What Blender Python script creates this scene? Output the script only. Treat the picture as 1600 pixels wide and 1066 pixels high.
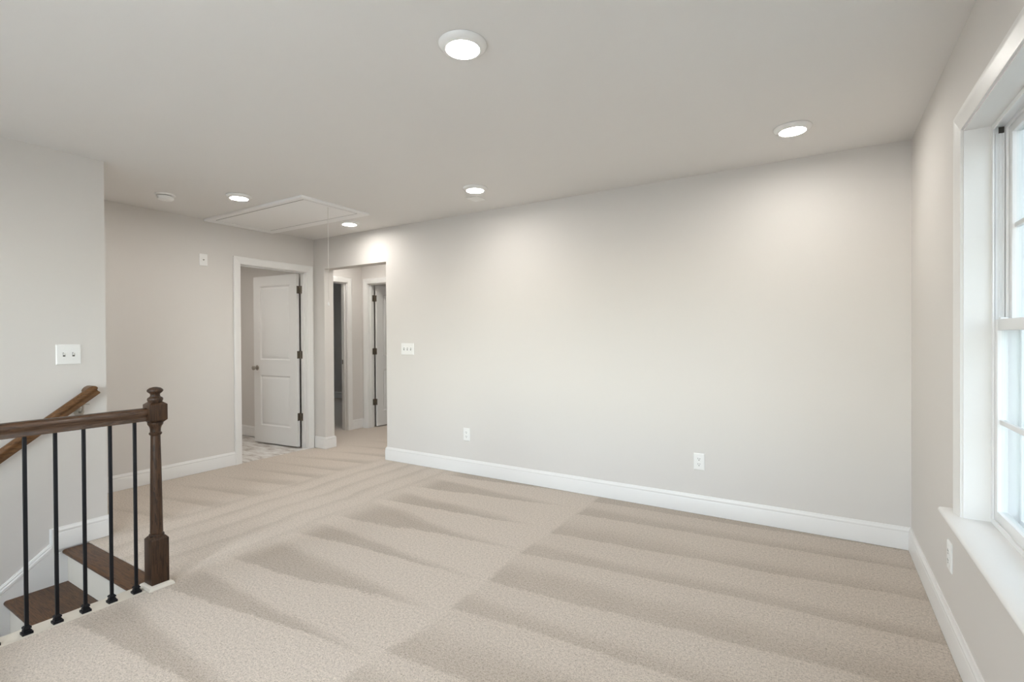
import bpy, bmesh, math, random
from mathutils import Vector, Matrix
random.seed(7)
for o in list(bpy.data.objects): bpy.data.objects.remove(o)
SC = bpy.context.scene
COL = SC.collection

# ------------------------------------------------------------------ camera
H_CAM, YAW, PITCH, ROLL, F_PX = 1.2802, 0.5537, -0.0072, -0.0056, 777.75
fw = Vector((-math.sin(YAW)*math.cos(PITCH), math.cos(YAW)*math.cos(PITCH), math.sin(PITCH)))
r0 = Vector((math.cos(YAW), math.sin(YAW), 0)); u0 = r0.cross(fw)
rt = math.cos(ROLL)*r0 + math.sin(ROLL)*u0; up = -math.sin(ROLL)*r0 + math.cos(ROLL)*u0
cam_d = bpy.data.cameras.new('camera'); cam = bpy.data.objects.new('camera', cam_d); COL.objects.link(cam)
cam.matrix_world = Matrix(((rt.x, up.x, -fw.x, 0), (rt.y, up.y, -fw.y, 0), (rt.z, up.z, -fw.z, H_CAM), (0, 0, 0, 1)))
cam_d.sensor_fit = 'HORIZONTAL'; cam_d.sensor_width = 36.0; cam_d.lens = F_PX/1600*36.0
cam_d.clip_start = 0.05; cam_d.clip_end = 200
SC.camera = cam

# ------------------------------------------------------------------ world, exposure
LAMP = 98.0          # emission of the ceiling light lenses
SKY = 9.0           # overcast sky strength
w = bpy.data.worlds.new('sky'); SC.world = w; w.use_nodes = True
nt = w.node_tree; nt.nodes.clear()
sky = nt.nodes.new('ShaderNodeTexSky'); sky.sky_type = 'NISHITA'; sky.sun_disc = False
sky.sun_elevation = math.radians(48); sky.sun_rotation = math.radians(200)
mixw = nt.nodes.new('ShaderNodeMix'); mixw.data_type = 'RGBA'; mixw.inputs[0].default_value = 0.9
mixw.inputs[7].default_value = (0.95, 0.97, 1.0, 1)
bg = nt.nodes.new('ShaderNodeBackground'); bg.inputs[1].default_value = SKY
wo = nt.nodes.new('ShaderNodeOutputWorld')
nt.links.new(sky.outputs[0], mixw.inputs[6]); nt.links.new(mixw.outputs[2], bg.inputs[0]); nt.links.new(bg.outputs[0], wo.inputs[0])
SC.view_settings.view_transform = 'Standard'; SC.view_settings.look = 'None'
SC.view_settings.gamma = 1.0; SC.view_settings.use_curve_mapping = False
SC.view_settings.exposure = 0.47

pl_d = bpy.data.lights.new('window_portal', 'AREA'); pl_d.shape = 'RECTANGLE'; pl_d.size = 1.46; pl_d.size_y = 1.78
pl_d.cycles.is_portal = True                  # only guides sky sampling through the window, gives no light of its own
pl_o = bpy.data.objects.new('window_portal', pl_d); COL.objects.link(pl_o); pl_o.location = (0.60, 1.60, 1.318); pl_o.rotation_euler = (0, math.radians(90), 0)
pl_o = bpy.data.objects.new('window_portal', pl_d); COL.objects.link(pl_o); pl_o.location = (-1.40, -0.76, 1.318); pl_o.rotation_euler = (0, math.radians(90), math.radians(-90))

pl_d2 = pl_d.copy(); pl_d2.size = 1.6; pl_d2.size_y = 0.82
pl_o = bpy.data.objects.new('window_portal', pl_d2); COL.objects.link(pl_o); pl_o.location = (-3.45, -2.495, 1.30); pl_o.rotation_euler = (0, math.radians(90), math.radians(-90))

# ------------------------------------------------------------------ measures (metres)
H = 2.44; XW = 0.4625; YB = 3.756; XA = -5.055; XS = -3.961; YS = 1.368
T = 0.115; YB2 = 3.881; XA2 = XA - T
XO1, XO2, ZO = -4.867, -3.873, 2.083          # cased-less opening to the hall
XH, YH = -5.575, 4.934                        # hall corner
XR2 = 0.6275                                  # outside face of the window wall
YBK = -0.65                                   # wall behind the camera
XR = -2.905                                   # carpet edge beside the balustrade strip
XT = -3.007                                   # stair side of that strip
YN = 1.262                                    # carpet edge at the top stair nosing
LOW = -2.604

# ------------------------------------------------------------------ helpers
class MB:
    def __init__(s): s.v = []; s.f = []
    def add(s, v, f):
        n = len(s.v); s.v += [tuple(p) for p in v]; s.f += [tuple(i+n for i in q) for q in f]; return s
    def box(s, x0, x1, y0, y1, z0, z1):
        if x0 > x1: x0, x1 = x1, x0
        if y0 > y1: y0, y1 = y1, y0
        if z0 > z1: z0, z1 = z1, z0
        v = [(x, y, z) for x in (x0, x1) for y in (y0, y1) for z in (z0, z1)]
        return s.add(v, [(0,1,3,2),(4,6,7,5),(0,4,5,1),(2,3,7,6),(0,2,6,4),(1,5,7,3)])
    def loft(s, rings, caps=True, closed=False):
        n = len(rings[0]); v = [p for r in rings for p in r]; f = []
        m = len(rings)
        for k in range(m if closed else m-1):
            a = k*n; b = ((k+1) % m)*n
            for i in range(n): j = (i+1) % n; f.append((a+i, a+j, b+j, b+i))
        if caps and not closed: f.append(tuple(range(n-1, -1, -1))); f.append(tuple(range((m-1)*n, m*n)))
        return s.add(v, f)
    def lathe(s, prof, c, seg=24, axis='z'):
        rings = []
        for r, h in prof:
            ring = []
            for k in range(seg):
                a = 2*math.pi*k/seg; p = (r*math.cos(a), r*math.sin(a), h)
                if axis == 'y': p = (p[0], p[2], p[1])
                if axis == 'x': p = (p[2], p[0], p[1])
                ring.append((c[0]+p[0], c[1]+p[1], c[2]+p[2]))
            rings.append(ring)
        return s.loft(rings)
    def tube(s, path, r, seg=8):
        path = [Vector(p) for p in path]; rings = []
        for i, p in enumerate(path):
            d = (path[min(i+1, len(path)-1)] - path[max(i-1, 0)]).normalized()
            a = d.orthogonal().normalized() if i == 0 else (a - d*a.dot(d)).normalized()
            b = d.cross(a)
            rings.append([tuple(p + r*(math.cos(2*math.pi*k/seg)*a + math.sin(2*math.pi*k/seg)*b)) for k in range(seg)])
        return s.loft(rings)
    def build(s, name, m, parent=None, smooth=None, bevel=0, local=False, label=None, cat=None, group=None, kind=None, seg=2):
        bm = bmesh.new(); vs = [bm.verts.new(p) for p in s.v]
        for q in s.f:
            try: bm.faces.new([vs[i] for i in q])
            except ValueError: pass
        bmesh.ops.recalc_face_normals(bm, faces=bm.faces[:])
        if bevel:
            ed = [e for e in bm.edges if len(e.link_faces) == 2 and e.calc_face_angle(0) > 0.6]
            bmesh.ops.bevel(bm, geom=ed, offset=bevel, segments=seg, profile=0.6, affect='EDGES', clamp_overlap=True)
        off = Vector((0, 0, 0))
        if parent is not None and not local:
            off = parent.location.copy()
            if parent.parent is not None: off = off + parent.parent.location
        elif parent is None and s.v:
            xs, ys, zs = zip(*s.v); off = Vector(((min(xs)+max(xs))/2, (min(ys)+max(ys))/2, min(zs)))
        bmesh.ops.translate(bm, verts=bm.verts[:], vec=-off)
        me = bpy.data.meshes.new(name); bm.to_mesh(me); bm.free()
        if smooth is None and bevel: smooth = 40
        if smooth:
            for p in me.polygons: p.use_smooth = True
            me.set_sharp_from_angle(angle=math.radians(smooth))
        me.materials.append(m)
        o = bpy.data.objects.new(name, me); COL.objects.link(o)
        if parent is not None: o.parent = parent
        else: o.location = off
        tag(o, label, cat, group, kind)
        return o

def tag(o, label=None, cat=None, group=None, kind=None):
    if label: o['label'] = label
    if cat: o['category'] = cat
    if group: o['group'] = group
    if kind: o['kind'] = kind
    return o
def thing(name, loc, label, cat, group=None, kind=None, rz=0):
    o = bpy.data.objects.new(name, None); COL.objects.link(o); o.location = loc; o.rotation_euler = (0, 0, rz)
    o.empty_display_size = 0.1
    return tag(o, label, cat, group, kind)
def copy_tree(o, parent=None):
    c = o.copy(); COL.objects.link(c); c.parent = parent
    for ch in list(o.children): copy_tree(ch, c)
    return c

# ------------------------------------------------------------------ materials
def mat(name, col, rough=0.5, metal=0.0, spec=0.5, coat=0.0):
    m = bpy.data.materials.new(name); m.use_nodes = True
    b = m.node_tree.nodes['Principled BSDF']
    b.inputs['Base Color'].default_value = (*col, 1); b.inputs['Roughness'].default_value = rough
    b.inputs['Metallic'].default_value = metal; b.inputs['Specular IOR Level'].default_value = spec
    b.inputs['Coat Weight'].default_value = coat
    return m
class NB:                                   # small node builder
    def __init__(s, m): s.t = m.node_tree; s.b = s.t.nodes['Principled BSDF']
    def n(s, typ, **k):
        x = s.t.nodes.new(typ)
        for a, b in k.items(): setattr(x, a, b)
        return x
    def put(s, sock, val):
        if isinstance(val, (int, float)): sock.default_value = val
        elif isinstance(val, tuple): sock.default_value = val
        else: s.t.links.new(val, sock)
    def math(s, op, *a, clamp=False):
        x = s.n('ShaderNodeMath', operation=op, use_clamp=clamp)
        for i, v in enumerate(a): s.put(x.inputs[i], v)
        return x.outputs[0]
    def noise(s, vec, scale, detail=2, rough=0.5):
        x = s.n('ShaderNodeTexNoise'); s.put(x.inputs['Vector'], vec)
        x.inputs['Scale'].default_value = scale; x.inputs['Detail'].default_value = detail; x.inputs['Roughness'].default_value = rough
        return x.outputs['Fac']
    def pos(s):
        return s.n('ShaderNodeNewGeometry').outputs['Position']
    def mapping(s, vec, scale=(1,1,1), rot=(0,0,0)):
        x = s.n('ShaderNodeMapping'); s.put(x.inputs['Vector'], vec); x.inputs['Scale'].default_value = scale; x.inputs['Rotation'].default_value = rot
        return x.outputs[0]
    def mix(s, fac, a, b):
        x = s.n('ShaderNodeMix', data_type='RGBA'); s.put(x.inputs[0], fac); s.put(x.inputs[6], a); s.put(x.inputs[7], b); return x.outputs[2]
    def ramp(s, fac, stops):
        x = s.n('ShaderNodeValToRGB'); s.put(x.inputs[0], fac)
        e = x.color_ramp.elements
        while len(e) < len(stops): e.new(0.5)
        for i, (p, c) in enumerate(stops): e[i].position = p; e[i].color = c
        return x.outputs[0]
    def smooth(s, v, a, b):
        x = s.n('ShaderNodeMapRange', interpolation_type='SMOOTHSTEP'); s.put(x.inputs[0], v); x.inputs[1].default_value = a; x.inputs[2].default_value = b
        return x.outputs[0]
    def bump(s, h, strength, dist):
        x = s.n('ShaderNodeBump'); s.put(x.inputs['Height'], h); x.inputs['Strength'].default_value = strength; x.inputs['Distance'].default_value = dist
        s.t.links.new(x.outputs[0], s.b.inputs['Normal'])

def paint(name, col, rough, bump=0.06, spec=0.3):
    m = mat(name, col, rough, spec=spec); b = NB(m); p = b.pos()
    f = b.noise(p, 0.9, 2)
    c2 = tuple(c*0.975 for c in col)
    b.put(b.b.inputs['Base Color'], b.mix(f, (*col, 1), (*c2, 1)))
    b.bump(b.noise(p, 260, 3), bump, 0.002)
    return m
WALL = paint('wall_paint', (0.72, 0.686, 0.652), 0.62)
CEIL = paint('ceiling_paint', (0.81, 0.79, 0.77), 0.8, 0.10)
TRIM = mat('white_trim', (0.82, 0.805, 0.785), 0.34)
HATCHW = mat('hatch_white', (0.92, 0.91, 0.90), 0.4)
DOORW = mat('white_door', (0.80, 0.785, 0.765), 0.36)
VINYL = mat('window_vinyl', (0.86, 0.86, 0.86), 0.3)
CREAM = paint('cream_primer', (0.71, 0.655, 0.57), 0.5, 0.03)
PLASTIC = mat('white_plastic', (0.88, 0.87, 0.85), 0.3)
SLOT = mat('slot_dark', (0.05, 0.045, 0.04), 0.6)
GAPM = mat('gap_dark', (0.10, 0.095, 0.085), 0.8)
IRON = mat('black_iron', (0.007, 0.007, 0.009), 0.5, spec=0.25)
NICKEL = mat('satin_nickel', (0.42, 0.39, 0.35), 0.36, metal=1.0)
BRONZE = mat('aged_bronze_nickel', (0.24, 0.21, 0.175), 0.42, metal=1.0)
CORD = mat('cord_cotton', (0.72, 0.70, 0.65), 0.9)

def wood(name, dark, light, axis, rough=0.34, spec=0.32):
    m = mat(name, light, rough, spec=spec); b = NB(m); p = b.pos()
    sc = {'x': (1.2, 16, 16), 'y': (16, 1.2, 16), 'z': (16, 16, 1.2)}[axis]
    v = b.mapping(p, sc)
    n1 = b.noise(v, 1.4, 5, 0.62)
    sc2 = tuple(6*s for s in sc)
    n2 = b.noise(b.mapping(p, sc2), 1.6, 3)
    ringv = b.math('FRACT', b.math('MULTIPLY', n1, 9.0))
    g = b.math('ADD', b.math('MULTIPLY', ringv, 0.45), b.math('MULTIPLY', n2, 0.55))
    c = b.ramp(g, [(0.22, (*dark, 1)), (0.5, tuple((a+c_)/2 for a, c_ in zip(dark, light)) + (1,)), (0.85, (*light, 1))])
    b.put(b.b.inputs['Base Color'], c); b.bump(g, 0.12, 0.002)
    return m
WOOD_Z = wood('newel_wood', (0.014, 0.0075, 0.0045), (0.082, 0.041, 0.021), 'z', 0.42)
WOOD_Y = wood('handrail_wood', (0.030, 0.014, 0.007), (0.105, 0.052, 0.026), 'y', 0.24, 0.6)
WOOD_X = wood('tread_wood', (0.028, 0.013, 0.006), (0.150, 0.070, 0.030), 'x', 0.40)
WOOD_W = wood('wall_rail_wood', (0.055, 0.024, 0.008), (0.20, 0.095, 0.036), 'y', 0.36)

def carpet():
    m = mat('beige_carpet', (0.45, 0.39, 0.33), 1.0, spec=0.05); b = NB(m); p = b.pos()
    sep = b.n('ShaderNodeSeparateXYZ'); b.put(sep.inputs[0], p); x, y = sep.outputs[0], sep.outputs[1]
    cen = lambda n, k: b.math('MULTIPLY', b.math('SUBTRACT', n, 0.5), k)
    wob = cen(b.noise(b.mapping(p, (0.16, 1.0, 1)), 1.7, 2), 0.9)          # uneven stroke spacing
    drift = cen(b.noise(b.mapping(p, (0.35, 2.6, 1)), 1.1, 2), 0.9)         # uneven stroke length
    fine = cen(b.noise(p, 42, 3), 0.13); mid = cen(b.noise(b.mapping(p, (3, 9, 1)), 1.6, 3), 0.12)
    jit = b.math('ADD', wob, b.math('ADD', fine, mid))
    xj = b.math('ADD', x, b.math('ADD', b.math('MULTIPLY', fine, 0.3), cen(b.noise(p, 1.3, 2), 0.16)))
    def band(t, wdt, soft=0.09, back=0.05):        # 1 where frac(t) < width: soft leading edge, crisper trailing edge
        fr = b.math('FRACT', b.math('ADD', t, 40.0))
        d = b.math('SUBTRACT', b.math('ADD', wdt, b.math('MULTIPLY', drift, 0.5)), fr)
        return b.math('MULTIPLY', b.smooth(d, -soft*0.25, soft), b.smooth(fr, 0.0, back))
    # vacuum strokes: window side of the seam (along x), middle wedges, tracks along y, far wedges
    u = b.math('ADD', x, 1.5)
    tR = b.math('ADD', b.math('DIVIDE', b.math('SUBTRACT', y, b.math('MULTIPLY', u, 0.085)), 0.36), jit)
    bR = band(tR, b.math('SUBTRACT', 0.66, b.math('MULTIPLY', u, 0.16)), 0.38, 0.05)
    v = b.math('DIVIDE', b.math('ADD', x, 3.0), 1.5)
    tL = b.math('ADD', b.math('DIVIDE', b.math('SUBTRACT', y, b.math('MULTIPLY', v, 0.15)), 0.40), jit)
    bL = band(tL, b.math('MULTIPLY', b.math('SUBTRACT', 1.0, v), 0.75), 0.22, 0.05)
    bL = b.math('MULTIPLY', bL, b.smooth(v, -0.05, 0.16))
    tT = b.math('ADD', b.math('DIVIDE', b.math('ADD', x, b.math('MULTIPLY', y, 0.03)), 0.23), b.math('MULTIPLY', jit, 0.9))
    bT = band(tT, 0.5, 0.5, 0.25)
    vF = b.math('DIVIDE', b.math('ADD', x, 5.1), 1.15)
    tF = b.math('ADD', b.math('DIVIDE', b.math('SUBTRACT', y, b.math('MULTIPLY', vF, 0.2)), 0.30), jit)
    bF = b.math('MULTIPLY', band(tF, b.math('MULTIPLY', vF, 0.6), 0.4, 0.12), 0.75)
    def sel(edge, left, right, s=0.012):
        k = b.smooth(xj, edge-s, edge+s)
        mx = b.n('ShaderNodeMix', data_type='FLOAT'); b.put(mx.inputs[0], k); b.put(mx.inputs[2], left); b.put(mx.inputs[3], right)
        return mx.outputs[0]
    bb = sel(-1.5, sel(-3.0, sel(-3.95, bF, b.math('MULTIPLY', bT, 0.7), 0.10), bL, 0.15), b.math('ADD', b.math('MULTIPLY', bR, 0.72), 0.20), 0.02)
    big = b.noise(p, 2.2, 3)
    g1 = b.noise(p, 165, 3, 0.75); g2 = b.noise(p, 75, 2, 0.6)
    gr = b.math('ADD', b.math('MULTIPLY', g1, 0.7), b.math('MULTIPLY', g2, 0.3))
    base = b.mix(b.math('MULTIPLY', bb, b.math('ADD', 0.55, b.math('MULTIPLY', big, 0.6)), clamp=True), (0.61, 0.532, 0.458, 1), (0.445, 0.378, 0.312, 1))
    gcol = b.ramp(gr, [(0.32, (0.54, 0.51, 0.48, 1)), (0.5, (1, 1, 1, 1)), (0.66, (1.3, 1.3, 1.3, 1))])
    mul = b.n('ShaderNodeMix', data_type='RGBA', blend_type='MULTIPLY'); mul.inputs[0].default_value = 1.0
    b.put(mul.inputs[6], base); b.put(mul.inputs[7], gcol)
    b.put(b.b.inputs['Base Color'], mul.outputs[2])
    b.b.inputs['Sheen Weight'].default_value = 0.15; b.b.inputs['Sheen Roughness'].default_value = 0.5
    b.bump(gr, 0.7, 0.008)
    return m
CARPET = carpet()

def vinyl_floor():
    m = mat('bathroom_vinyl', (0.7, 0.68, 0.65), 0.35); b = NB(m); p = b.pos()
    n1 = b.noise(b.mapping(p, (2.2, 5.0, 1)), 2.2, 5, 0.6)
    c = b.ramp(n1, [(0.36, (0.42, 0.36, 0.31, 1)), (0.48, (0.66, 0.62, 0.58, 1)), (0.62, (0.80, 0.78, 0.75, 1))])
    b.put(b.b.inputs['Base Color'], c); return m
VFLOOR = vinyl_floor()
def siding_mat():
    m = mat('painted_siding', (0.60, 0.66, 0.65), 0.6); b = NB(m); p = b.pos()
    f = b.noise(b.mapping(p, (2, 2, 40)), 3, 3); b.put(b.b.inputs['Base Color'], b.mix(f, (0.42, 0.48, 0.475, 1), (0.47, 0.53, 0.525, 1))); return m
SIDING = siding_mat()
def ground_mat():
    m = mat('concrete_drive', (0.35, 0.34, 0.31), 0.9); b = NB(m); p = b.pos()
    f = b.noise(p, 0.6, 5); b.put(b.b.inputs['Base Color'], b.mix(f, (0.30, 0.29, 0.27, 1), (0.40, 0.385, 0.355, 1))); return m
LAWN = ground_mat()
def glass_mat():
    m = bpy.data.materials.new('window_glass'); m.use_nodes = True; t = m.node_tree; t.nodes.clear()
    tr = t.nodes.new('ShaderNodeBsdfTransparent'); tr.inputs[0].default_value = (0.93, 0.97, 0.97, 1)
    gl = t.nodes.new('ShaderNodeBsdfGlossy'); gl.inputs['Roughness'].default_value = 0.02
    fr = t.nodes.new('ShaderNodeFresnel'); fr.inputs[0].default_value = 1.45
    mx = t.nodes.new('ShaderNodeMixShader'); ou = t.nodes.new('ShaderNodeOutputMaterial')
    geo = t.nodes.new('ShaderNodeNewGeometry'); inv = t.nodes.new('ShaderNodeMath'); inv.operation = 'SUBTRACT'; inv.inputs[0].default_value = 1.0
    mu = t.nodes.new('ShaderNodeMath'); mu.operation = 'MULTIPLY'
    t.links.new(geo.outputs['Backfacing'], inv.inputs[1]); t.links.new(fr.outputs[0], mu.inputs[0]); t.links.new(inv.outputs[0], mu.inputs[1])
    t.links.new(mu.outputs[0], mx.inputs[0]); t.links.new(tr.outputs[0], mx.inputs[1]); t.links.new(gl.outputs[0], mx.inputs[2]); t.links.new(mx.outputs[0], ou.inputs[0])
    return m
GLASS = glass_mat()
def screen_mat():
    m = bpy.data.materials.new('insect_screen'); m.use_nodes = True; t = m.node_tree; t.nodes.clear()
    tr = t.nodes.new('ShaderNodeBsdfTransparent'); df = t.nodes.new('ShaderNodeBsdfDiffuse'); df.inputs[0].default_value = (0.16, 0.17, 0.17, 1)
    mx = t.nodes.new('ShaderNodeMixShader'); mx.inputs[0].default_value = 0.60; ou = t.nodes.new('ShaderNodeOutputMaterial')
    t.links.new(tr.outputs[0], mx.inputs[1]); t.links.new(df.outputs[0], mx.inputs[2]); t.links.new(mx.outputs[0], ou.inputs[0])
    return m
SCREEN = screen_mat()
def lens_mat():
    m = mat('led_lens', (0.9, 0.9, 0.88), 0.4); b = m.node_tree.nodes['Principled BSDF']
    b.inputs['Emission Color'].default_value = (1.0, 0.97, 0.915, 1); b.inputs['Emission Strength'].default_value = LAMP
    return m
LENS = lens_mat()

# ================================================================== THE SETTING
S = 'structure'
# ---- floors
f = MB(); ZC = -0.02
for a in [(XR, XW, YBK, YB), (XT, XR, 1.285, YB), (XS, XT, YN, YB), (XA, XS, 1.368, YB), (XA, XS-T, -1.2, 1.368),
          (XO1, XO2, YB, YB2), (XH, -2.4, YB2, YH), (-9.4, XH-T, YB2, 7.1), (XH-T, XH, 3.915, 4.67), (-5.455, -4.69, YH, YH+T), (XH, -2.4, YH+T, 7.1)]:
    f.box(*a, ZC, 0)
f.build('floor', CARPET, label='beige cut-pile carpet floor with vacuum stripes', cat='floor', kind=S)
f = MB(); f.box(-7.0, XA2, 1.6, YB, ZC, -0.004); f.box(XA2, XA, 2.886, 3.661, ZC, -0.004)
f.build('floor_bathroom', VFLOOR, label='pale mottled vinyl floor behind the open bathroom door', cat='floor', kind=S)
f = MB(); f.box(XS, XT, -2.4, 1.6, LOW-0.2, LOW)
f.build('floor_lower', WOOD_Y, label='dark wood floor at the foot of the stairs', cat='floor', kind=S)
f = MB(); f.box(-9.6, XR2, -2.5, 7.25, H, H+0.12)
f.build('ceiling', CEIL, label='smooth pale greige ceiling', cat='ceiling', kind=S)

# ---- walls
def wall(name, boxes, label, m=WALL):
    b = MB()
    for a in boxes: b.box(*a)
    return b.build(name, m, label=label, cat='wall', kind=S)
wall('wall_far', [(-7.0, XO1, YB, YB2, -0.02, H), (XO1, XO2, YB, YB2, ZO, H), (XO2, XR2, YB, YB2, -0.02, H)],
     'long greige wall with the hall opening and two outlets')
JT = 0.019
DZ = 2.0465                                   # clear height of the door frames
D1A, D1B = 2.886, 3.661                       # clear width of bathroom door frame
wall('wall_left', [(XA2, XA, -1.2, D1A-JT, -0.02, H), (XA2, XA, D1A-JT, D1B+JT, DZ+JT, H), (XA2, XA, D1B+JT, YB, -0.02, H)],
     'greige wall holding the open bathroom door')
wall('wall_stair', [(XS-T, XS, -2.4, YS, -0.02, H), (XS-T, XS, -2.4, 1.6, LOW-0.2, -0.02)], 'greige stairwell wall with the sloping wooden handrail')
WY0, WY1, WZ0, WZ1 = 0.70, 2.50, 0.585, 2.05  # clear window opening
wall('wall_right', [(XW, XR2, YBK, WY0-0.02, -0.02, H), (XW, XR2, WY1+0.02, YB, -0.02, H), (XW, XR2, WY0-0.02, WY1+0.02, -0.02, WZ0-0.022), (XW, XR2, WY0-0.02, WY1+0.02, WZ1+0.02, H)],
     'greige wall with the deep white window')
BX0, BX1 = -2.2, -0.6
wall('wall_back', [(-2.9, BX0, YBK-T, YBK, -0.02, H), (BX1, XR2, YBK-T, YBK, -0.02, H), (BX0, BX1, YBK-T, YBK, -0.02, WZ0), (BX0, BX1, YBK-T, YBK, WZ1, H)], 'greige wall behind the viewpoint')
SX0, SX1 = -3.88, -3.04
wall('wall_stairwell', [(XT, -2.9, -2.4, 1.285, LOW-0.2, -0.025), (-2.9, -2.9+T, -2.4, YBK-T, LOW-0.2, H), (XS-T, SX0, -2.5, -2.4, LOW-0.2, H), (SX1, -2.9+T, -2.5, -2.4, LOW-0.2, H), (SX0, SX1, -2.5, -2.4, LOW-0.2, 0.5), (SX0, SX1, -2.5, -2.4, 2.1, H), (XS-T, -2.9, 1.6, 1.7, LOW-0.2, -0.02)],
     'pale wall enclosing the stairwell below the landing')
wall('wall_corridor', [(XA2, XS-T, -1.3, -1.2, -0.02, H)], 'greige end wall of the corridor behind the stair wall')
wall('wall_bathroom', [(-7.1, -7.0, 1.5, YB2, -0.02, H), (-7.0, XA2, 1.5, 1.6, -0.02, H)], 'greige bathroom wall')
D2A, D2B = 3.915, 4.67
wall('wall_hall_left', [(XH-T, XH, YB2, D2A-JT, -0.02, H), (XH-T, XH, D2A-JT, D2B+JT, DZ+JT, H), (XH-T, XH, D2B+JT, YH, -0.02, H)], 'narrow greige hall wall between two white door frames')
D3A, D3B = -5.455, -4.69
wall('wall_hall_far', [(XH-T, D3A-JT, YH, YH+T, -0.02, H), (D3A-JT, D3B+JT, YH, YH+T, DZ+JT, H), (D3B+JT, -2.4, YH, YH+T, -0.02, H)], 'hall wall with the door standing open at right angles')
wall('wall_hall_right', [(-2.4, -2.3, YB2, 7.1, -0.02, H)], 'end wall of the hall')
wall('wall_bedroom', [(-9.4, -2.3, 7.1, 7.2, -0.02, H), (XH-T, XH, YH+T, 7.1, -0.02, H),
                      (-9.5, -9.4, YB2, 4.4, -0.02, H), (-9.5, -9.4, 4.8, 7.1, -0.02, H), (-9.5, -9.4, 4.4, 4.8, -0.02, 0.8), (-9.5, -9.4, 4.4, 4.8, 2.0, H),
                      (-9.5, -7.1, YB2-0.1, YB2, -0.02, H)], 'dim greenish bedroom wall seen through the hall doorway')
# ---- baseboards
BP = [(0, 0.002), (0.0155, 0.002), (0.0155, 0.098), (0.0135, 0.104), (0.0125, 0.106), (0.0140, 0.109), (0.0140, 0.117), (0.0090, 0.126), (0.0065, 0.135), (0, 0.135)]
def bb(b, p0, p1, n, m0=0, m1=0):
    p0 = Vector(p0); p1 = Vector(p1); n = Vector(n); d = (p1-p0).normalized()
    A = [tuple((p0 + n*q + d*(q*m0)).to_tuple()[:2]) + (z,) for q, z in BP]
    B = [tuple((p1 + n*q - d*(q*m1)).to_tuple()[:2]) + (z,) for q, z in BP]
    b.loft([A, B])
def base(name, segs, label):
    b = MB()
    for sg in segs: bb(b, *sg)
    return b.build(name, TRIM, smooth=25, label=label, cat='baseboard', kind=S)
CW = 0.0765                                   # casing width plus reveal
base('baseboard_far', [((XO2, YB), (XW, YB), (0, -1), -1, 1), ((XO2, YB2), (XO2, YB), (-1, 0), -1, -1), ((-2.4, YB2), (XO2, YB2), (0, 1), 0, -1)],
     'white baseboard running under the two outlets of the long wall')
base('baseboard_right', [((XW, YB), (XW, YBK), (-1, 0), 1, 1)], 'white baseboard under the window')
base('baseboard_left', [((XA, -1.2), (XA, D1A-CW), (1, 0), 0, 0)], 'white baseboard between stair wall and bathroom door frame')
base('baseboard_opening', [((XA, YB), (XO1, YB), (0, -1), 1, -1), ((XO1, YB), (XO1, YB2), (1, 0), -1, -1), ((XO1, YB2), (XH, YB2), (0, 1), -1, 1)],
     'short white baseboard wrapping the stub of wall beside the hall opening')
base('baseboard_stair', [((XS, 1.094), (XS, YS), (1, 0), 0, -1), ((XS, YS), (XS-T, YS), (0, 1), -1, -1), ((XS-T, YS), (XS-T, -1.2), (-1, 0), -1, 0)],
     'white baseboard on the landing at the top of the stairs')
base('baseboard_hall_left', [((XH, D2B+CW), (XH, YH), (1, 0), 0, 1), ((XH, YH), (D3A-CW, YH), (0, -1), 1, 0)], 'short white baseboard in the hall corner between two door frames')
base('baseboard_hall_far', [((D3B+CW, YH), (-2.4, YH), (0, -1), 0, 0)], 'white baseboard on the far hall wall past the open door')
base('baseboard_bathroom', [((-7.0, YB), (XA2, YB), (0, -1), 0, 0)], 'white baseboard inside the bathroom')
base('baseboard_bedroom', [((-9.4, 7.1), (XH-T, 7.1), (0, -1), 0, 0)], 'white baseboard in the dim bedroom past the hall doorway')
base('baseboard_back', [((XW, YBK), (-2.9, YBK), (0, 1), 1, 0)], 'white baseboard behind the viewpoint')

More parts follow.
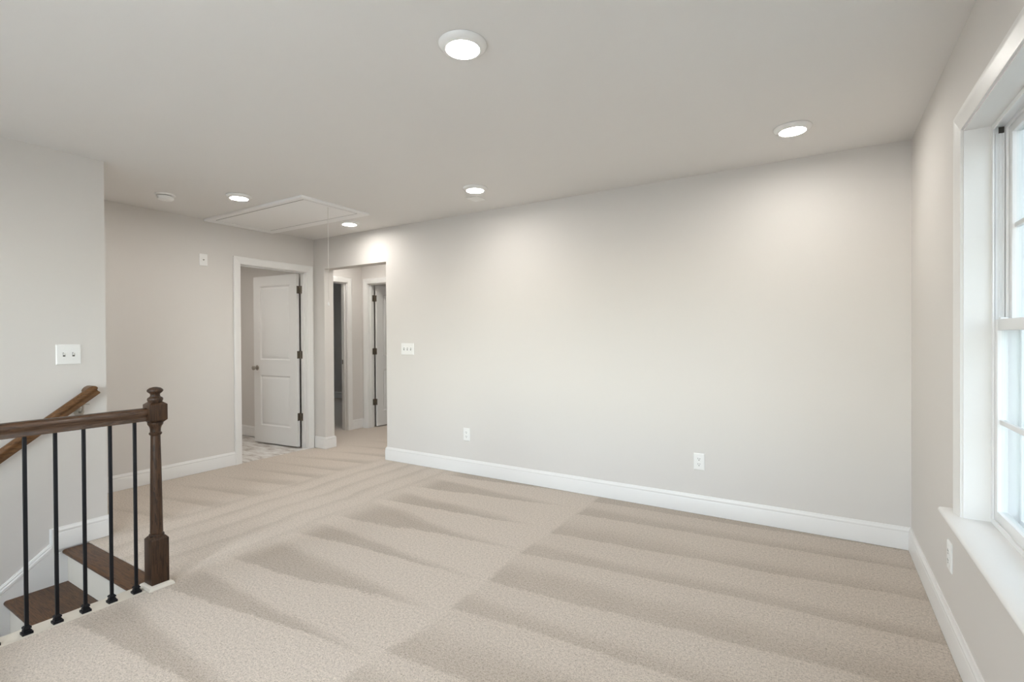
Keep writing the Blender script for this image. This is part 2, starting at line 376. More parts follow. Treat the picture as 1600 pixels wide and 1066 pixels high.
# ---- door frames (jambs, stops, casings)
CP = [(0.006, 0), (0.006, 0.008), (0.016, 0.0105), (0.034, 0.0125), (0.050, 0.016), (0.058, 0.0178), (0.070, 0.0178), (0.0765, 0.013), (0.0765, 0)]  # (across from clear edge, proud)
def door_frame(name, label, origin, along, into, width, hinge_side, strike=None):
    # origin: floor point at the clear edge, 'along' runs across the opening, 'into' points out of the wall face towards the viewer
    o = Vector((*origin, 0)); al = Vector((*along, 0)); n = Vector((*into, 0)); up_ = Vector((0, 0, 1))
    root = thing(name, tuple(o + al*width/2), label, 'door frame', kind=S)
    P = lambda a, z, d: tuple(o + al*a + up_*z + n*d)
    for side, nm in ((1, 'front'), (-1, 'rear')):
        dd = lambda q: q if side == 1 else -T - q
        for e in (0, 1):
            ax = (lambda c: -c) if e == 0 else (lambda c: width + c)
            b = MB(); b.loft([[P(ax(c), 0.0, dd(q)) for c, q in CP], [P(ax(c), DZ + c, dd(q)) for c, q in CP]])
            b.build('casing_leg', TRIM, root, smooth=25)
        b = MB(); b.loft([[P(-c, DZ + c, dd(q)) for c, q in CP], [P(width + c, DZ + c, dd(q)) for c, q in CP]])
        b.build('casing_head', TRIM, root, smooth=25)
    def bx(a0, a1, z0, z1, d0, d1, nm, m=TRIM, bev=0.0015):
        p, q = P(a0, z0, d0), P(a1, z1, d1); b = MB(); b.box(p[0], q[0], p[1], q[1], p[2], q[2]); return b.build(nm, m, root, bevel=bev)
    bx(-JT, 0, 0, DZ, 0, -T, 'jamb'); bx(width, width+JT, 0, DZ, 0, -T, 'jamb'); bx(-JT, width+JT, DZ, DZ+JT, 0, -T, 'head_jamb')
    bx(0, 0.011, 0, DZ-0.011, -0.040, -0.074, 'stop'); bx(width-0.011, width, 0, DZ-0.011, -0.040, -0.074, 'stop'); bx(0, width, DZ-0.011, DZ, -0.040, -0.074, 'stop')
    if strike is not None:
        a0, a1 = (0, 0.0015) if strike == 0 else (width-0.0015, width)
        bx(a0, a1, 0.92, 0.98, -0.082, -0.108, 'strike_plate', BRONZE, 0)
    return root
door_frame('trim_1', 'white door frame around the bathroom doorway', (XA, D1A), (0, 1), (1, 0), D1B-D1A, 1, strike=0)
door_frame('trim_2', 'white door frame of the dark bedroom doorway in the hall', (XH, D2A), (0, 1), (1, 0), D2B-D2A, 0, strike=1)
door_frame('trim_3', 'white door frame on the far hall wall with three dark hinges', (D3A, YH), (1, 0), (0, -1), D3B-D3A, 0, strike=1)

# ---- door leaves
def door_leaf(name, label, pin, ang, s, width=0.762):
    root = thing(name, (pin[0], pin[1], 0), label, 'door', kind=S, rz=ang)
    y0, y1 = (0.004, 0.039) if s > 0 else (-0.039, -0.004)
    x0, x1, z0, z1 = 0.015, 0.015+width, 0.014, 2.038
    px0, px1 = x0+0.118, x1-0.118
    pz = [(0.225, 0.835), (1.025, 1.918)]
    b = MB()
    b.box(x0, px0, y0, y1, z0, z1); b.box(px1, x1, y0, y1, z0, z1)
    b.box(px0, px1, y0, y1, z0, pz[0][0]); b.box(px0, px1, y0, y1, pz[0][1], pz[1][0]); b.box(px0, px1, y0, y1, pz[1][1], z1)
    leaf = b.build('door_leaf', DOORW, root, local=True)
    for a, c in pz:
        b = MB(); rings = []
        prof = [(0, 0), (0.006, 0.0055), (0.013, 0.0105), (0.021, 0.011), (0.042, 0.003), (0.046, 0.002)]
        for ins, dep in prof:
            rings.append([(px0+ins, y1-dep, a+ins), (px1-ins, y1-dep, a+ins), (px1-ins, y1-dep, c-ins), (px0+ins, y1-dep, c-ins)])
        back = [[(x, y0 + (y1-y), z) for x, y, z in r] for r in rings]
        b.loft(list(reversed(back)) + rings)
        b.build('panel', DOORW, leaf, local=True, smooth=20)
    for k, (ya, dr) in enumerate(((y1, 1), (y0, -1))):
        b = MB(); b.lathe([(0.001, 0), (0.031, 0), (0.032, 0.004), (0.027, 0.008), (0.012, 0.010), (0.010, 0.028), (0.013, 0.034), (0.023, 0.040), (0.0275, 0.050), (0.0265, 0.059), (0.018, 0.066), (0.001, 0.068)], (0, 0, 0), 20, 'y')
        b.v = [(x1-0.062+x, ya + dr*y, 0.925+z) for x, y, z in b.v]
        b.build('knob', NICKEL, leaf, local=True, smooth=35)
    b = MB(); b.box(x1, x1+0.0012, (y0+y1)/2-0.0125, (y0+y1)/2+0.0125, 0.896, 0.954); b.build('latch_plate', NICKEL, leaf, local=True)
    sg = 1 if s > 0 else -1
    for zc in (1.852, 1.090, 0.362):
        b = MB()
        b.lathe([(0.001, -0.0475), (0.0065, -0.046), (0.0068, 0.046), (0.001, 0.0475)], (0, 0, zc), 10)
        b.box(0.0135, 0.0150, 0.004*sg, 0.036*sg, zc-0.0445, zc+0.0445); b.box(0.0, 0.0150, 0.003*sg, 0.0045*sg, zc-0.0445, zc+0.0445)          # leaf on the door edge
        # leaf on the jamb face: turned back through the opening angle
        op = math.radians(90)
        ca, sa = math.cos(ang - HCLOSE[name]), math.sin(ang - HCLOSE[name])
        q = MB(); q.box(0.0008, 0.0022, 0.002*sg, 0.040*sg, zc-0.0445, zc+0.0445)
        b.add([(x*ca + y*sa, -x*sa + y*ca, z) for x, y, z in q.v], q.f)
        b.build('hinge', BRONZE, root, local=True, smooth=35)
    return root
HCLOSE = {'door_1': math.radians(270), 'door_3': 0.0}
door_leaf('door_1', 'white two-panel bathroom door with round nickel knob, standing open', (XA2-0.009, D1B-0.001), math.radians(184.8), 1)
door_leaf('door_3', 'white door open at right angles on the far hall wall', (D3A+0.001, YH+T+0.007), math.radians(90), -1)

# ---- window
def window():
    root = thing('window_1', (XW, (WY0+WY1)/2, WZ0), 'deep white double-hung window with wide stool', 'window', kind=S)
    # casing: thick outside, thin inside
    P = lambda y, z, d: (XW - d, y, z)
    for e in (0, 1):
        ax = (lambda c: WY0 - c) if e == 0 else (lambda c: WY1 + c)
        b = MB(); b.loft([[P(ax(c), WZ0, q) for c, q in CP], [P(ax(c), WZ1 + c, q) for c, q in CP]]); b.build('casing_leg', TRIM, root, smooth=25)
    b = MB(); b.loft([[P(WY0 - c, WZ1 + c, q) for c, q in CP], [P(WY1 + c, WZ1 + c, q) for c, q in CP]]); b.build('casing_head', TRIM, root, smooth=25)
    XF = 0.540
    b = MB(); b.box(XW, XF, WY1, WY1+0.02, WZ0, WZ1); b.build('jamb_board', TRIM, root)
    b = MB(); b.box(XW, XF, WY0-0.02, WY0, WZ0, WZ1); b.build('jamb_board', TRIM, root)
    b = MB(); b.box(XW, XF, WY0-0.02, WY1+0.02, WZ1, WZ1+0.02); b.build('head_board', TRIM, root)
    # stool with rounded nose and horns
    zt, zb, xn = WZ0, WZ0-0.022, XW-0.055
    prof = [(XW, zb), (xn+0.008, zb), (xn+0.0025, zb+0.004), (xn, zb+0.011), (xn+0.0025, zt-0.004), (xn+0.008, zt), (XW, zt)]
    b = MB(); b.loft([[(x, WY0-0.125, z) for x, z in prof], [(x, WY1+0.125, z) for x, z in prof]])
    b.box(XW, XF, WY0-0.018, WY1+0.018, zb, zt); b.build('stool', TRIM, root, smooth=50)
    ym = (WY0+WY1)/2
    b = MB(); b.box(XF-0.004, XR2, ym-0.03, ym+0.03, WZ0, WZ1); b.build('mullion', VINYL, root, bevel=0.003)
    def ring(b, y0, y1, z0, z1, xa, xb, w_, wb=None):
        wb = wb or w_
        b.box(xa, xb, y0, y0+w_, z0, z1); b.box(xa, xb, y1-w_, y1, z0, z1); b.box(xa, xb, y0+w_, y1-w_, z0, z0+wb); b.box(xa, xb, y0+w_, y1-w_, z1-w_, z1)
    for (ya, yb) in ((WY0, ym-0.03), (ym+0.03, WY1)):
        b = MB(); ring(b, ya, yb, WZ0, WZ1, XF, 0.545, 0.018); ring(b, ya, yb, WZ0, WZ1, 0.545, XR2, 0.008)
        ring(b, ya, yb, WZ0, WZ1, 0.575, 0.583, 0.020); ring(b, ya, yb, WZ0, WZ1, 0.614, XR2, 0.028)
        fr_ = b.build('window_frame', VINYL, root)
        for yy0, yy1 in ((yb-0.014, yb-0.008), (ya+0.008, ya+0.014)):
            b = MB()
            for xa_, xb_ in ((0.5475, 0.5505), (0.5585, 0.5615), (0.5690, 0.5720)): b.box(xa_, xb_, yy0, yy1, 1.338, WZ1-0.035)
            b.build('jamb_liner', VINYL, fr_)
        b = MB(); b.box(0.6210, 0.6214, ya+0.026, yb-0.026, WZ0+0.026, WZ1-0.026); b.build('insect_screen', SCREEN, fr_)
        zm = 1.318
        for nm, xa, xb, z0, z1, lb in (('lower_sash', 0.5455, 0.5745, WZ0+0.008, zm+0.018, True), ('upper_sash', 0.5835, 0.6135, zm-0.018, WZ1-0.008, False)):
            y0, y1 = ya+0.0085, yb-0.0085; sw = 0.040
            b = MB(); ring(b, y0, y1, z0, z1, xa, xb, sw, 0.048 if lb else 0.036)
            # glazing bead sloping to the pane
            sash = b.build(nm, VINYL, root, bevel=0.004)
            xc = (xa+xb)/2
            b = MB(); b.box(xc-0.003, xc+0.003, y0+sw-0.004, y1-sw+0.004, z0+0.032, z1-0.032); b.build('pane', GLASS, sash)
            zc = (z0+0.04 + z1-0.04)/2; yc = (y0+y1)/2
            for nm2, bxs in (('muntin', (xc-0.008, xc+0.008, y0+sw-0.002, y1-sw+0.002, zc-0.009, zc+0.009)), ('muntin', (xc-0.008, xc+0.008, yc-0.009, yc+0.009, z0+0.034, z1-0.034))):
                b = MB(); b.box(*bxs); b.build(nm2, VINYL, sash, bevel=0.004)
            if lb:
                b = MB()
                b.box(xa+0.004, xb+0.008, yc-0.03, yc+0.03, z1, z1+0.008); b.box(xa+0.008, xb, yc-0.012, yc+0.035, z1+0.008, z1+0.016)
                b.build('sash_lock', VINYL, sash, bevel=0.002)
                b = MB(); b.box(xa+0.004, xb-0.004, y1-0.060, y1-0.038, z1, z1+0.007); b.build('tilt_latch', VINYL, sash, bevel=0.002)
        b = MB(); b.box(0.557, 0.572, yb-0.0105, yb-0.0082, WZ1-0.034, WZ1-0.012); b.build('balance_clip', SLOT, fr_)
    return root
window()
def back_fill_window():  # unseen window added to fill the long wall with even daylight
    root = thing('added_window_3', ((BX0+BX1)/2, YBK, WZ0), 'added unseen twin window behind the viewpoint, filling the room with daylight', 'window', kind=S)
    xm = (BX0+BX1)/2; ya, yb = YBK-0.09, YBK-0.03
    for a, c in ((BX0, xm-0.03), (xm+0.03, BX1)):
        b = MB(); b.box(a, a+0.045, ya, yb, WZ0, WZ1); b.box(c-0.045, c, ya, yb, WZ0, WZ1)
        for z0, z1 in ((WZ0, WZ0+0.05), (1.30, 1.34), (WZ1-0.045, WZ1)): b.box(a+0.045, c-0.045, ya, yb, z0, z1)
        fr_ = b.build('window_frame', VINYL, root)
        for z0, z1 in ((WZ0+0.05, 1.30), (1.34, WZ1-0.045)):
            b = MB(); b.box(a+0.045, c-0.045, YBK-0.063, YBK-0.057, z0, z1); b.build('pane', GLASS, fr_)
    b = MB(); b.box(xm-0.03, xm+0.03, YBK-T, YBK-0.02, WZ0, WZ1); b.build('mullion', VINYL, root)
    P = lambda x, z, d: (x, YBK + d, z)
    for e in (0, 1):
        ax = (lambda c: BX0 - c) if e == 0 else (lambda c: BX1 + c)
        b = MB(); b.loft([[P(ax(c), WZ0, q) for c, q in CP], [P(ax(c), WZ1 + c, q) for c, q in CP]]); b.build('casing_leg', TRIM, root, smooth=25)
    b = MB(); b.loft([[P(BX0 - c, WZ1 + c, q) for c, q in CP], [P(BX1 + c, WZ1 + c, q) for c, q in CP]]); b.build('casing_head', TRIM, root, smooth=25)
    b = MB(); b.box(BX0-0.12, BX1+0.12, YBK+0.0005, YBK+0.055, WZ0-0.022, WZ0); b.build('stool', TRIM, root, bevel=0.005)
back_fill_window()
def stair_fill_window():  # unseen window added to brighten the stair wall and left side
    root = thing('added_window_4', ((SX0+SX1)/2, -2.45, 0.5), 'added unseen tall window brightening the stairwell from its end', 'window', kind=S)
    b = MB(); b.box(SX0, SX0+0.045, -2.48, -2.42, 0.5, 2.1); b.box(SX1-0.045, SX1, -2.48, -2.42, 0.5, 2.1)
    for z0, z1 in ((0.5, 0.55), (1.28, 1.32), (2.055, 2.1)): b.box(SX0+0.045, SX1-0.045, -2.48, -2.42, z0, z1)
    b.build('window_frame', VINYL, root)
    for z0, z1 in ((0.55, 1.28), (1.32, 2.055)):
        b = MB(); b.box(SX0+0.045, SX1-0.045, -2.453, -2.447, z0, z1); b.build('pane', GLASS, root)
stair_fill_window()
# small unseen window, added to let daylight into the dim bedroom
def bed_fill_window():
    root = thing('added_window_2', (-9.4, 4.6, 0.8), 'added unseen window lighting the bedroom', 'window', kind=S)
    b = MB()
    for a in ((4.4, 4.45, 0.8, 2.0), (4.75, 4.8, 0.8, 2.0), (4.45, 4.75, 0.8, 0.85), (4.45, 4.75, 1.95, 2.0), (4.45, 4.75, 1.38, 1.42)): b.box(-9.48, -9.42, *a)
    b.build('window_frame', VINYL, root, bevel=0.003)
    b = MB(); b.box(-9.453, -9.447, 4.45, 4.75, 0.85, 1.38); b.build('pane', GLASS, root)
    b = MB(); b.box(-9.453, -9.447, 4.45, 4.75, 1.42, 1.95); b.build('pane', GLASS, root)
bed_fill_window()

# ---- outside: projecting wing of the house, ground
def wing():
    root = thing('wall_exterior', (1.6, 3.0, -2.9), 'pale green-grey lap siding wall just outside the window', 'wall', kind=S)
    b = MB(); b.box(XR2+0.005, 4.2, 2.985, 3.10, -2.9, 3.6); b.build('sheathing', SIDING, root)
    b = MB(); b.box(XR2+0.004, 0.705, 2.945, 2.985, -2.9, 3.6); b.build('corner_board', VINYL, root, bevel=0.003)
    first = None; e = 0.178
    for k in range(37):
        z = -2.9 + k*e
        if first is None:
            q = MB(); q.loft([[(x, 2.985, 0), (x, 2.963, 0.001), (x, 2.975, e+0.012), (x, 2.985, e+0.012)] for x in (0.706, 4.2)])
            q.v = [(x, y, zz-2.9) for x, y, zz in q.v]
            first = q.build('siding_board', SIDING, root)
        elif z < 3.4:
            c = first.copy(); COL.objects.link(c); c.parent = root; c.location = (0, 0, k*e)
wing()
ev = thing('sky_blocking_eave', (XR2+0.3, 1.1, H+0.13), 'added unseen boxed eave blocking steep sky light from the window', 'eave', kind=S)  # out of view, added to cut steep sky light on stool and jamb
b = MB(); b.box(XR2+0.002, XR2+0.55, -1.2, 2.940, H+0.13, H+0.15); b.build('blocker_soffit', VINYL, ev)
b = MB(); b.box(XR2+0.55, XR2+0.57, -1.2, 2.940, H+0.11, H+0.32); b.build('blocker_fascia', VINYL, ev)
f = MB(); f.box(-60, 60, -60, 60, -3.2, -2.95); f.build('ground', LAWN, label='pale concrete drive below the window', cat='ground', kind=S)

# ---- stair skirt, balustrade strip
b = MB(); SL = 0.2/0.26
def skirt_poly(x):
    return [(x, 1.30, -0.0215), (x, 1.30, -0.45), (x, -1.9, -0.45-3.2*SL+0.35), (x, -1.9, 0.040-(1.082+1.9)*SL), (x, 1.082, 0.040), (x, 1.094, 0.040), (x, 1.094, -0.0215)]
b.loft([skirt_poly(XS), skirt_poly(XS+0.0155)])
tr4 = thing('trim_4', (XS, 1.08, 0), 'white sloping skirt board with moulded cap beside the stairs', 'stair skirt', kind=S)
b.build('skirt_board', TRIM, tr4)
# moulded cap along the slope (profile in wall-normal d / perpendicular-to-slope h)
prof = [(0.0, -0.040), (0.0165, -0.040), (0.0150, -0.034), (0.019, -0.030), (0.019, -0.018), (0.013, -0.008), (0.009, 0.002), (0, 0.002)]
c_, s_ = math.cos(math.atan(SL)), math.sin(math.atan(SL))
def capring(y, dz=0): return [(XS+d, y, 0.040 - (1.082-y)*SL + h/c_ + 0.006) for d, h in prof]
b = MB(); b.loft([capring(1.082), capring(-1.9)]); b.build('cap_moulding', TRIM, tr4, smooth=25)
b = MB(); b.loft([[(XS, 1.094, z), (XS+0.0155, 1.094, z), (XS+0.019, 1.088, z), (XS+0.017, 1.083, z), (XS+0.009, 1.079, z), (XS, 1.078, z)] for z in (0.040, 0.135)]); b.build('end_moulding', TRIM, tr4, smooth=30)
b = MB(); b.box(XT-0.006, XR, -2.39, 1.178, -0.025, -0.002)
b.build('trim_5', CREAM, bevel=0.004, label='cream strip on the floor edge carrying the black balusters', cat='trim', kind=S)

# ================================================================== STAIRCASE
st = thing('staircase', (-3.47, 1.2, 0), 'dark wooden stairs with white risers going down beside the balustrade', 'stairs')
XL = XS+0.0165; ZT = -0.005; RISE = 0.2; RUN = 0.26
def tread(z, y0, y1, nm):
    r = 0.0135; n = [(y0 + r - r*math.sin(a), z - r + r*math.cos(a)) for a in [math.radians(t) for t in range(0, 181, 30)]]
    ring = [(y1, z)] + n + [(y1, z-2*r)]
    q = MB(); q.loft([[(XL, y, zz) for y, zz in ring], [(XT-0.0065, y, zz) for y, zz in ring]]); return q.build(nm, WOOD_X, st, smooth=35)
tread(ZT, 1.132, YN-0.001, 'landing_nosing')
for k in range(1, 13):
    yb_ = 1.158 - RUN*(k-1); z = ZT - RISE*k
    tread(z, 1.132-RUN*k, yb_, 'tread')
for k in range(0, 13):
    yf = 1.158 - RUN*k; zt = ZT - RISE*k - 0.0272; zb = ZT - RISE*(k+1) + 0.0003 if k < 12 else LOW
    q = MB(); q.box(XL, XT-0.0065, yf+0.0003, yf+0.018, max(zb, LOW), zt); q.build('riser', CREAM, st)

# ================================================================== BALUSTRADE
XB = -2.947
bal = thing('stair_balustrade', (XB, 1.222, 0), 'dark wooden stair railing with black iron balusters and turned newel', 'railing')
NX, NY = -2.937, 1.222; hw = 0.0405
newel = thing('newel_post', (0, 0, 0), 'turned dark walnut-stained newel post', None); newel.parent = bal; newel.location = (NX-XB, 0, 0)
def sq(z, h, ch=0.0):
    return [(NX-h, NY-h, z), (NX+h, NY-h, z), (NX+h, NY+h, z), (NX-h, NY+h, z)]
q = MB(); q.loft([sq(0.0, hw), sq(0.247, hw), sq(0.262, hw-0.012)])
q.build('base_block', WOOD_Z, newel, bevel=0.002)
q = MB(); q.lathe([(0.001, 0.258), (0.033, 0.258), (0.0345, 0.264), (0.033, 0.271), (0.0275, 0.275), (0.0295, 0.282), (0.0285, 0.288), (0.0285, 0.295), (0.0275, 0.36), (0.0265, 0.46), (0.0245, 0.60), (0.0225, 0.72), (0.0215, 0.782),
                      (0.0245, 0.785), (0.0285, 0.790), (0.0285, 0.796), (0.0235, 0.801), (0.0235, 0.815), (0.0265, 0.828), (0.033, 0.838), (0.035, 0.844), (0.035, 0.851), (0.001, 0.851)], (NX, NY, 0), 32)
q.build('turned_column', WOOD_Z, newel, smooth=40)
q = MB(); q.loft([sq(0.848, hw-0.016), sq(0.864, hw), sq(0.944, hw), sq(0.957, hw-0.016)])
q.build('top_block', WOOD_Z, newel, bevel=0.0015)
q = MB(); q.lathe([(0.001, 0.955), (0.031, 0.955), (0.0325, 0.962), (0.0345, 0.967), (0.0345, 0.974), (0.031, 0.979), (0.024, 0.983), (0.021, 0.990), (0.022, 0.998), (0.029, 1.004), (0.0345, 1.010), (0.036, 1.015), (0.033, 1.022), (0.024, 1.029), (0.010, 1.033), (0.001, 1.034)], (NX, NY, 0), 32)
q.build('finial', WOOD_Z, newel, smooth=50)
# quarter-round around the newel foot
q = MB()
pr = [(0, 0.0), (0.018, 0.0), (0.018, 0.006), (0.014, 0.015), (0.006, 0.020), (0, 0.021)]
cs = [(-1, -1), (1, -1), (1, 1), (-1, 1)]
q.loft([[(NX + sx*(hw+d), NY + sy*(hw+d), z) for d, z in pr] for sx, sy in cs], closed=True)
q.build('foot_moulding', CREAM, newel, smooth=30)
# rail
zr0, zr1, rw = 0.862, 0.929, 0.030
rp = [(-rw*0.72, zr0), (rw*0.72, zr0), (rw*0.74, zr0+0.010), (rw*0.62, zr0+0.016), (rw*0.66, zr0+0.026), (rw*0.95, zr0+0.034), (rw, zr0+0.044), (rw*0.92, zr0+0.055), (rw*0.62, zr1-0.003), (0, zr1), (-rw*0.62, zr1-0.003), (-rw*0.92, zr0+0.055), (-rw, zr0+0.044), (-rw*0.95, zr0+0.034), (-rw*0.66, zr0+0.026), (-rw*0.62, zr0+0.016), (-rw*0.74, zr0+0.010)]
q = MB(); q.loft([[(XB+d, y, z) for d, z in rp] for y in (YBK-0.1, NY-hw+0.001)]); q.build('handrail', WOOD_Y, bal, smooth=50)
proto = None
for k in range(18):
    y = 1.133 - 0.1025*k
    if y < YBK: break
    if proto is None:
        a = 0.0066; q = MB(); q.box(XB-a, XB+a, y-a, y+a, -0.002, zr0+0.001); proto = q.build('baluster', IRON, bal, bevel=0.0012)
        q = MB()
        def rr(h, z): return [(XB-h, y-h, z), (XB+h, y-h, z), (XB+h, y+h, z), (XB-h, y+h, z)]
        q.loft([rr(0.0180, -0.002), rr(0.0180, 0.008), rr(0.0130, 0.0085), rr(0.0130, 0.0165), rr(0.0100, 0.017), rr(0.0100, 0.0215), rr(0.0135, 0.022), rr(0.0135, 0.0285), rr(0.0080, 0.034), rr(0.0068, 0.034)])
        sh = q.build('shoe', IRON, proto, local=False)
        sh.data.transform(Matrix.Translation((0, 0, 0)))
    else:
        c = copy_tree(proto, bal); c.location = (0, -0.1025*k, 0)

# ================================================================== WALL HANDRAIL
hr = thing('wall_handrail', (XS, 1.29, 0.9), 'brown wooden handrail sloping down the stair wall', 'handrail')
XC = XS + 0.072; hh = 0.026
wp = [(-0.020, -0.031), (0.020, -0.031), (0.021, -0.022), (0.0185, -0.012), (0.0195, -0.004), (0.0275, 0.004), (0.0285, 0.014), (0.025, 0.022), (0.016, 0.028), (0, 0.031), (-0.016, 0.028), (-0.025, 0.022), (-0.0285, 0.014), (-0.0275, 0.004), (-0.0195, -0.004), (-0.0185, -0.012), (-0.021, -0.022)]
YE, ZE = 1.272, 0.957                         # centre of the mitred upper end
def rr2(y, z): return [(XC+d, y - h*s_*1.0, z + h*c_) for d, h in wp]
lowend = rr2(-1.8, ZE - (YE+1.8)*SL)
# upper end: mitre, points pushed along the slope by their offset towards the wall
upend = []
for d, h in wp:
    upend.append((XC+d, YE - h*s_ + d*c_, ZE + h*c_ + d*s_))
q = MB(); q.loft([lowend, upend]); q.build('rail', WOOD_W, hr, smooth=50)
ret = [(XS+0.001, p[1], p[2]) for p in upend]
q = MB(); q.loft([upend, ret]); q.build('wall_return', WOOD_W, hr, smooth=50)
def bracket(y):
    z = ZE - (YE-y)*SL - 0.031/c_
    q = MB(); q.lathe([(0.001, 0), (0.026, 0), (0.027, 0.003), (0.020, 0.007), (0.008, 0.010), (0.001, 0.010)], (XS, y, z-0.055), 20, 'x')
    pth = [(XS+0.006, y, z-0.055)] + [(XS+0.030+0.040*math.sin(t), y, z-0.055+0.040-0.040*math.cos(t)) for t in [i*math.pi/16 for i in range(0, 9)]] + [(XC, y, z-0.004)]
    q.tube(pth, 0.006); q.box(XC-0.012, XC+0.012, y-0.028, y+0.028, z-0.006, z-0.001)
    q.build('bracket', NICKEL, hr, smooth=40)
bracket(1.225); bracket(0.10); bracket(-1.2)

# ================================================================== CEILING FITTINGS
def light_proto():
    root = thing('ceiling_light', (0, 0, H), 'x', 'ceiling light')
    q = MB(); q.lathe([(0.093, 0), (0.0955, -0.002), (0.0945, -0.006), (0.083, -0.017), (0.070, -0.0235), (0.0665, -0.0235), (0.0655, -0.019), (0.0655, 0)], (0, 0, 0), 48)
    q.f = [fc for fc in q.f if len(fc) == 4]
    n = 48; q.f += [(7*n+i, 7*n+(i+1) % n, (i+1) % n, i) for i in range(n)]
    q.build('rim', PLASTIC, root, local=True, smooth=35)
    q = MB(); q.lathe([(0.0655, -0.010), (0.0653, -0.019), (0.055, -0.0215), (0.03, -0.0228), (0.001, -0.0232)], (0, 0, 0), 40)
    q.build('lens', LENS, root, local=True, smooth=60)
    return root
LP = light_proto()
spots = [(-1.198, 1.580, 'lit round ceiling light in the middle of the room ceiling'),
         (-0.128, 3.190, 'lit round ceiling light near the window and the long wall'),
         (-2.270, 3.140, 'lit round ceiling light beside a small square ceiling plate near the long wall'),
         (-4.005, 2.280, 'lit round ceiling light between smoke detector and attic hatch'),
         (-4.005, 3.395, 'lit round ceiling light between attic hatch and hall opening'),
         (-0.128, -0.030, 'lit round ceiling light by the window end behind the viewpoint'),
         (-2.270, -0.030, 'lit round ceiling light by the stairs behind the viewpoint'),  # lamps below are unseen, added to brighten the side rooms, hall and stairs
         (-5.75, 2.5, 'added unseen round ceiling light in the bathroom'),
         (-5.1, 4.38, 'added unseen round ceiling light in the hall by the bedroom doorway'),
         (-4.25, 4.40, 'added unseen round ceiling light midway along the hall'),
         (-3.3, 4.40, 'added unseen round ceiling light at the far end of the hall'),
         (-6.4, 2.5, 'added unseen round ceiling light deep in the bathroom'),
         (-4.5, 6.1, 'added unseen round ceiling light in the room past the open hall door'),
         (-4.53, 0.95, 'added unseen round ceiling light in the corridor behind the stair wall'),
         (-3.45, -0.5, 'added unseen round ceiling light over the stairs')]
for i, (x, y, lb) in enumerate(spots):
    o = LP if i == 0 else copy_tree(LP)
    o.location = (x, y, H); o['label'] = lb; o['group'] = 'round ceiling lights'

sd = thing('smoke_detector', (-4.455, 1.94, H), 'white round smoke detector on the ceiling beside the stair wall', 'smoke detector')
q = MB(); q.lathe([(0.001, 0), (0.070, 0), (0.070, -0.008), (0.064, -0.012), (0.056, -0.013), (0.001, -0.013)], (0, 0, 0), 40); q.build('mounting_base', PLASTIC, sd, local=True, smooth=35)
q = MB(); q.lathe([(0.001, -0.017), (0.056, -0.017), (0.058, -0.022), (0.056, -0.036), (0.048, -0.044), (0.030, -0.049), (0.001, -0.051)], (0, 0, 0), 40); q.build('cover', PLASTIC, sd, local=True, smooth=40)
q = MB(); q.lathe([(0.001, -0.013), (0.050, -0.013), (0.050, -0.017), (0.001, -0.017)], (0, 0, 0), 32); q.build('vent_gap', GAPM, sd, local=True)
q = MB(); q.lathe([(0.001, -0.050), (0.010, -0.050), (0.009, -0.054), (0.001, -0.055)], (0.012, -0.008, 0), 16); q.build('test_button', PLASTIC, sd, local=True, smooth=40)

ht = thing('attic_hatch', (-4.3, 2.886, H), 'white attic hatch in the ceiling with a hanging pull cord', 'attic hatch')
hx0, hx1, hy0, hy1 = XA+0.003, -3.553, 2.530, 3.243; fwid = 0.072
hp = [(0, 0), (0, -0.016), (0.008, -0.022), (0.045, -0.0190), (0.060, -0.013), (fwid, -0.0095), (fwid, 0)]
def hfr(p0, p1, inn):
    p0 = Vector((*p0, H)); p1 = Vector((*p1, H)); inn = Vector((*inn, 0)); d = (p1-p0).normalized()
    q = MB(); q.loft([[tuple(p0 + inn*c + d*c + Vector((0, 0, z))) for c, z in hp], [tuple(p1 + inn*c - d*c + Vector((0, 0, z))) for c, z in hp]]); q.build('frame_board', HATCHW, ht, smooth=25)
hfr((hx0, hy0), (hx1, hy0), (0, 1)); hfr((hx1, hy0), (hx1, hy1), (-1, 0)); hfr((hx1, hy1), (hx0, hy1), (0, -1)); hfr((hx0, hy1), (hx0, hy0), (1, 0))
q = MB(); q.box(hx0+fwid+0.009, hx1-fwid-0.009, hy0+fwid+0.009, hy1-fwid-0.009, H-0.0100, H-0.0082); pan = q.build('hatch_panel', HATCHW, ht, bevel=0.001)
q = MB(); q.box(hx0+fwid, hx1-fwid, hy0+fwid, hy1-fwid, H-0.0080, H-0.0001); q.build('gap_shade', GAPM, ht)  # dark sheet standing for the shade in the gap round the panel
CXx, CYy = -3.665, 2.872
q = MB(); q.tube([(CXx, CYy, H-0.008), (CXx+0.001, CYy, 2.1), (CXx, CYy, 1.60)], 0.0021, 6); pc = q.build('pull_cord', CORD, pan, smooth=60)
q = MB(); q.lathe([(0.0005, 1.567), (0.0045, 1.568), (0.0075, 1.573), (0.0075, 1.580), (0.0045, 1.592), (0.0025, 1.602), (0.0005, 1.603)], (CXx, CYy, 0), 16); q.build('cord_knob', PLASTIC, pan, smooth=50)

cp = thing('ceiling_blank_plate', (-2.44, 3.385, H), 'small white square plate on the ceiling beside a light', 'plate')
q = MB(); q.box(-0.052, 0.052, -0.065, 0.065, -0.006, 0); q.build('cover_plate', PLASTIC, cp, local=True, bevel=0.003)
q = MB(); q.lathe([(0.0005, -0.0075), (0.003, -0.007), (0.003, -0.006), (0.0005, -0.006)], (0, 0.03, 0), 10); q.build('screw', PLASTIC, cp, local=True)

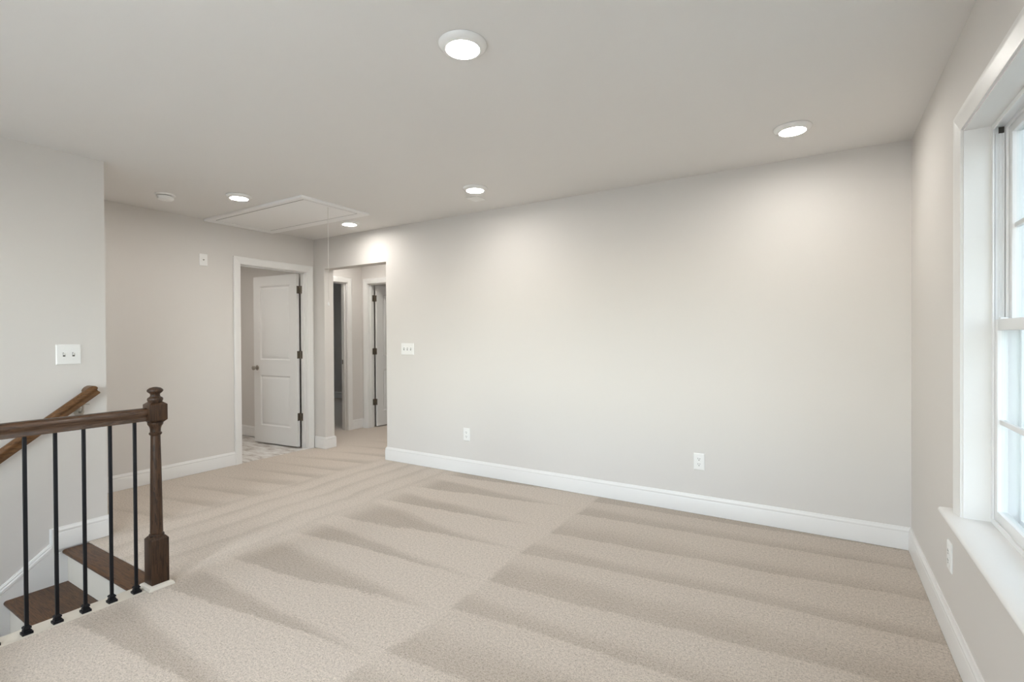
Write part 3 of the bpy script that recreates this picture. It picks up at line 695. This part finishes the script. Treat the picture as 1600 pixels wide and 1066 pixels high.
# ================================================================== WALL PLATES  (local: x across, y out of the wall = -y, z up)
def plate_base(root, w_, h_):
    q = MB(); q.loft([[(sx*w_/2, 0, sz*h_/2) for sx, sz in ((-1,-1),(1,-1),(1,1),(-1,1))], [(sx*w_/2, -0.003, sz*h_/2) for sx, sz in ((-1,-1),(1,-1),(1,1),(-1,1))],
                      [(sx*(w_/2-0.005), -0.0065, sz*(h_/2-0.005)) for sx, sz in ((-1,-1),(1,-1),(1,1),(-1,1))]])
    return q.build('cover_plate', PLASTIC, root, local=True)
def screw(root, x, z):
    q = MB(); q.lathe([(0.0005, 0), (0.0032, 0), (0.0026, -0.0012), (0.0005, -0.0015)], (x, -0.0065, z), 10, 'y'); q.build('screw', PLASTIC, root, local=True)
def switch(name, loc, rz, gangs, label, pitch=0.046, w_=None, h_=0.118):
    root = thing(name, loc, label, 'light switch', rz=rz)
    pl = plate_base(root, w_ or 0.072 + pitch*(gangs-1), h_)
    for g in range(gangs):
        x = (g-(gangs-1)/2)*pitch
        q = MB(); q.box(x-0.006, x+0.006, -0.0072, -0.0062, -0.0125, 0.0125); q.build('toggle_slot', GAPM, pl, local=True)
        q = MB(); q.loft([[(x-0.0045, -0.007, -0.005), (x+0.0045, -0.007, -0.005), (x+0.0045, -0.007, 0.006), (x-0.0045, -0.007, 0.006)], [(x-0.0035, -0.019, 0.006), (x+0.0035, -0.019, 0.006), (x+0.0035, -0.0175, 0.0125), (x-0.0035, -0.0175, 0.0125)]])
        q.build('toggle', PLASTIC, root, local=True)
        screw(pl, x, 0.030); screw(pl, x, -0.030)
    return root
switch('light_switch', (XS, 1.178, 1.190), math.radians(90), 2, 'white two-toggle switch plate above the stair handrail', w_=0.122, h_=0.124)
switch('light_switch', (-3.572, YB, 1.168), 0, 3, 'white three-toggle switch plate beside the hall opening', pitch=0.046, w_=0.172, h_=0.118)
jk = thing('jack_plate', (XA, 2.524, 2.045), 'small white jack plate high on the wall beside the bathroom door', 'wall plate', rz=math.radians(90))
pl = plate_base(jk, 0.076, 0.116)
q = MB(); q.lathe([(0.0005, 0), (0.007, 0), (0.007, -0.003), (0.0048, -0.004), (0.0048, -0.010), (0.0005, -0.010)], (0, -0.006, 0), 14, 'y'); q.build('jack', NICKEL, jk, local=True, smooth=40)
screw(pl, 0, 0.042); screw(pl, 0, -0.042)
def outlet_proto(label, loc, rz):
    root = thing('wall_outlet', loc, label, 'outlet', 'wall outlets', rz=rz)
    pl = plate_base(root, 0.074, 0.120)
    for zc in (0.0195, -0.0195):
        q = MB(); pts = []
        for k in range(20):
            a = 2*math.pi*k/20; pts.append((0.0172*math.cos(a), max(-0.0142, min(0.0142, 0.0178*math.sin(a)))))
        q.loft([[(x, -0.006, zc+z) for x, z in pts], [(x, -0.0082, zc+z) for x, z in pts]])
        rc = q.build('receptacle', PLASTIC, root, local=True)
        for (x0, x1, z0, z1) in ((-0.0078, -0.0052, -0.001, 0.0085), (0.0052, 0.0078, 0.0, 0.0075), (-0.0028, 0.0028, -0.0105, -0.005)):
            q = MB(); q.box(x0, x1, -0.0086, -0.0080, zc+z0, zc+z1); q.build('slot', SLOT, rc, local=True)
    screw(pl, 0, 0)
    return root
oc = outlet_proto('white outlet nearest the hall opening on the long wall', (-2.828, YB, 0.369), 0)
for loc, rz, lb in (((-0.740, YB, 0.377), 0, 'white outlet midway along the long wall, toward the window'), ((XW, 2.715, 0.358), math.radians(-90), 'white outlet under the window stool')):
    c = copy_tree(oc); c.location = loc; c.rotation_euler = (0, 0, rz); c['label'] = lb
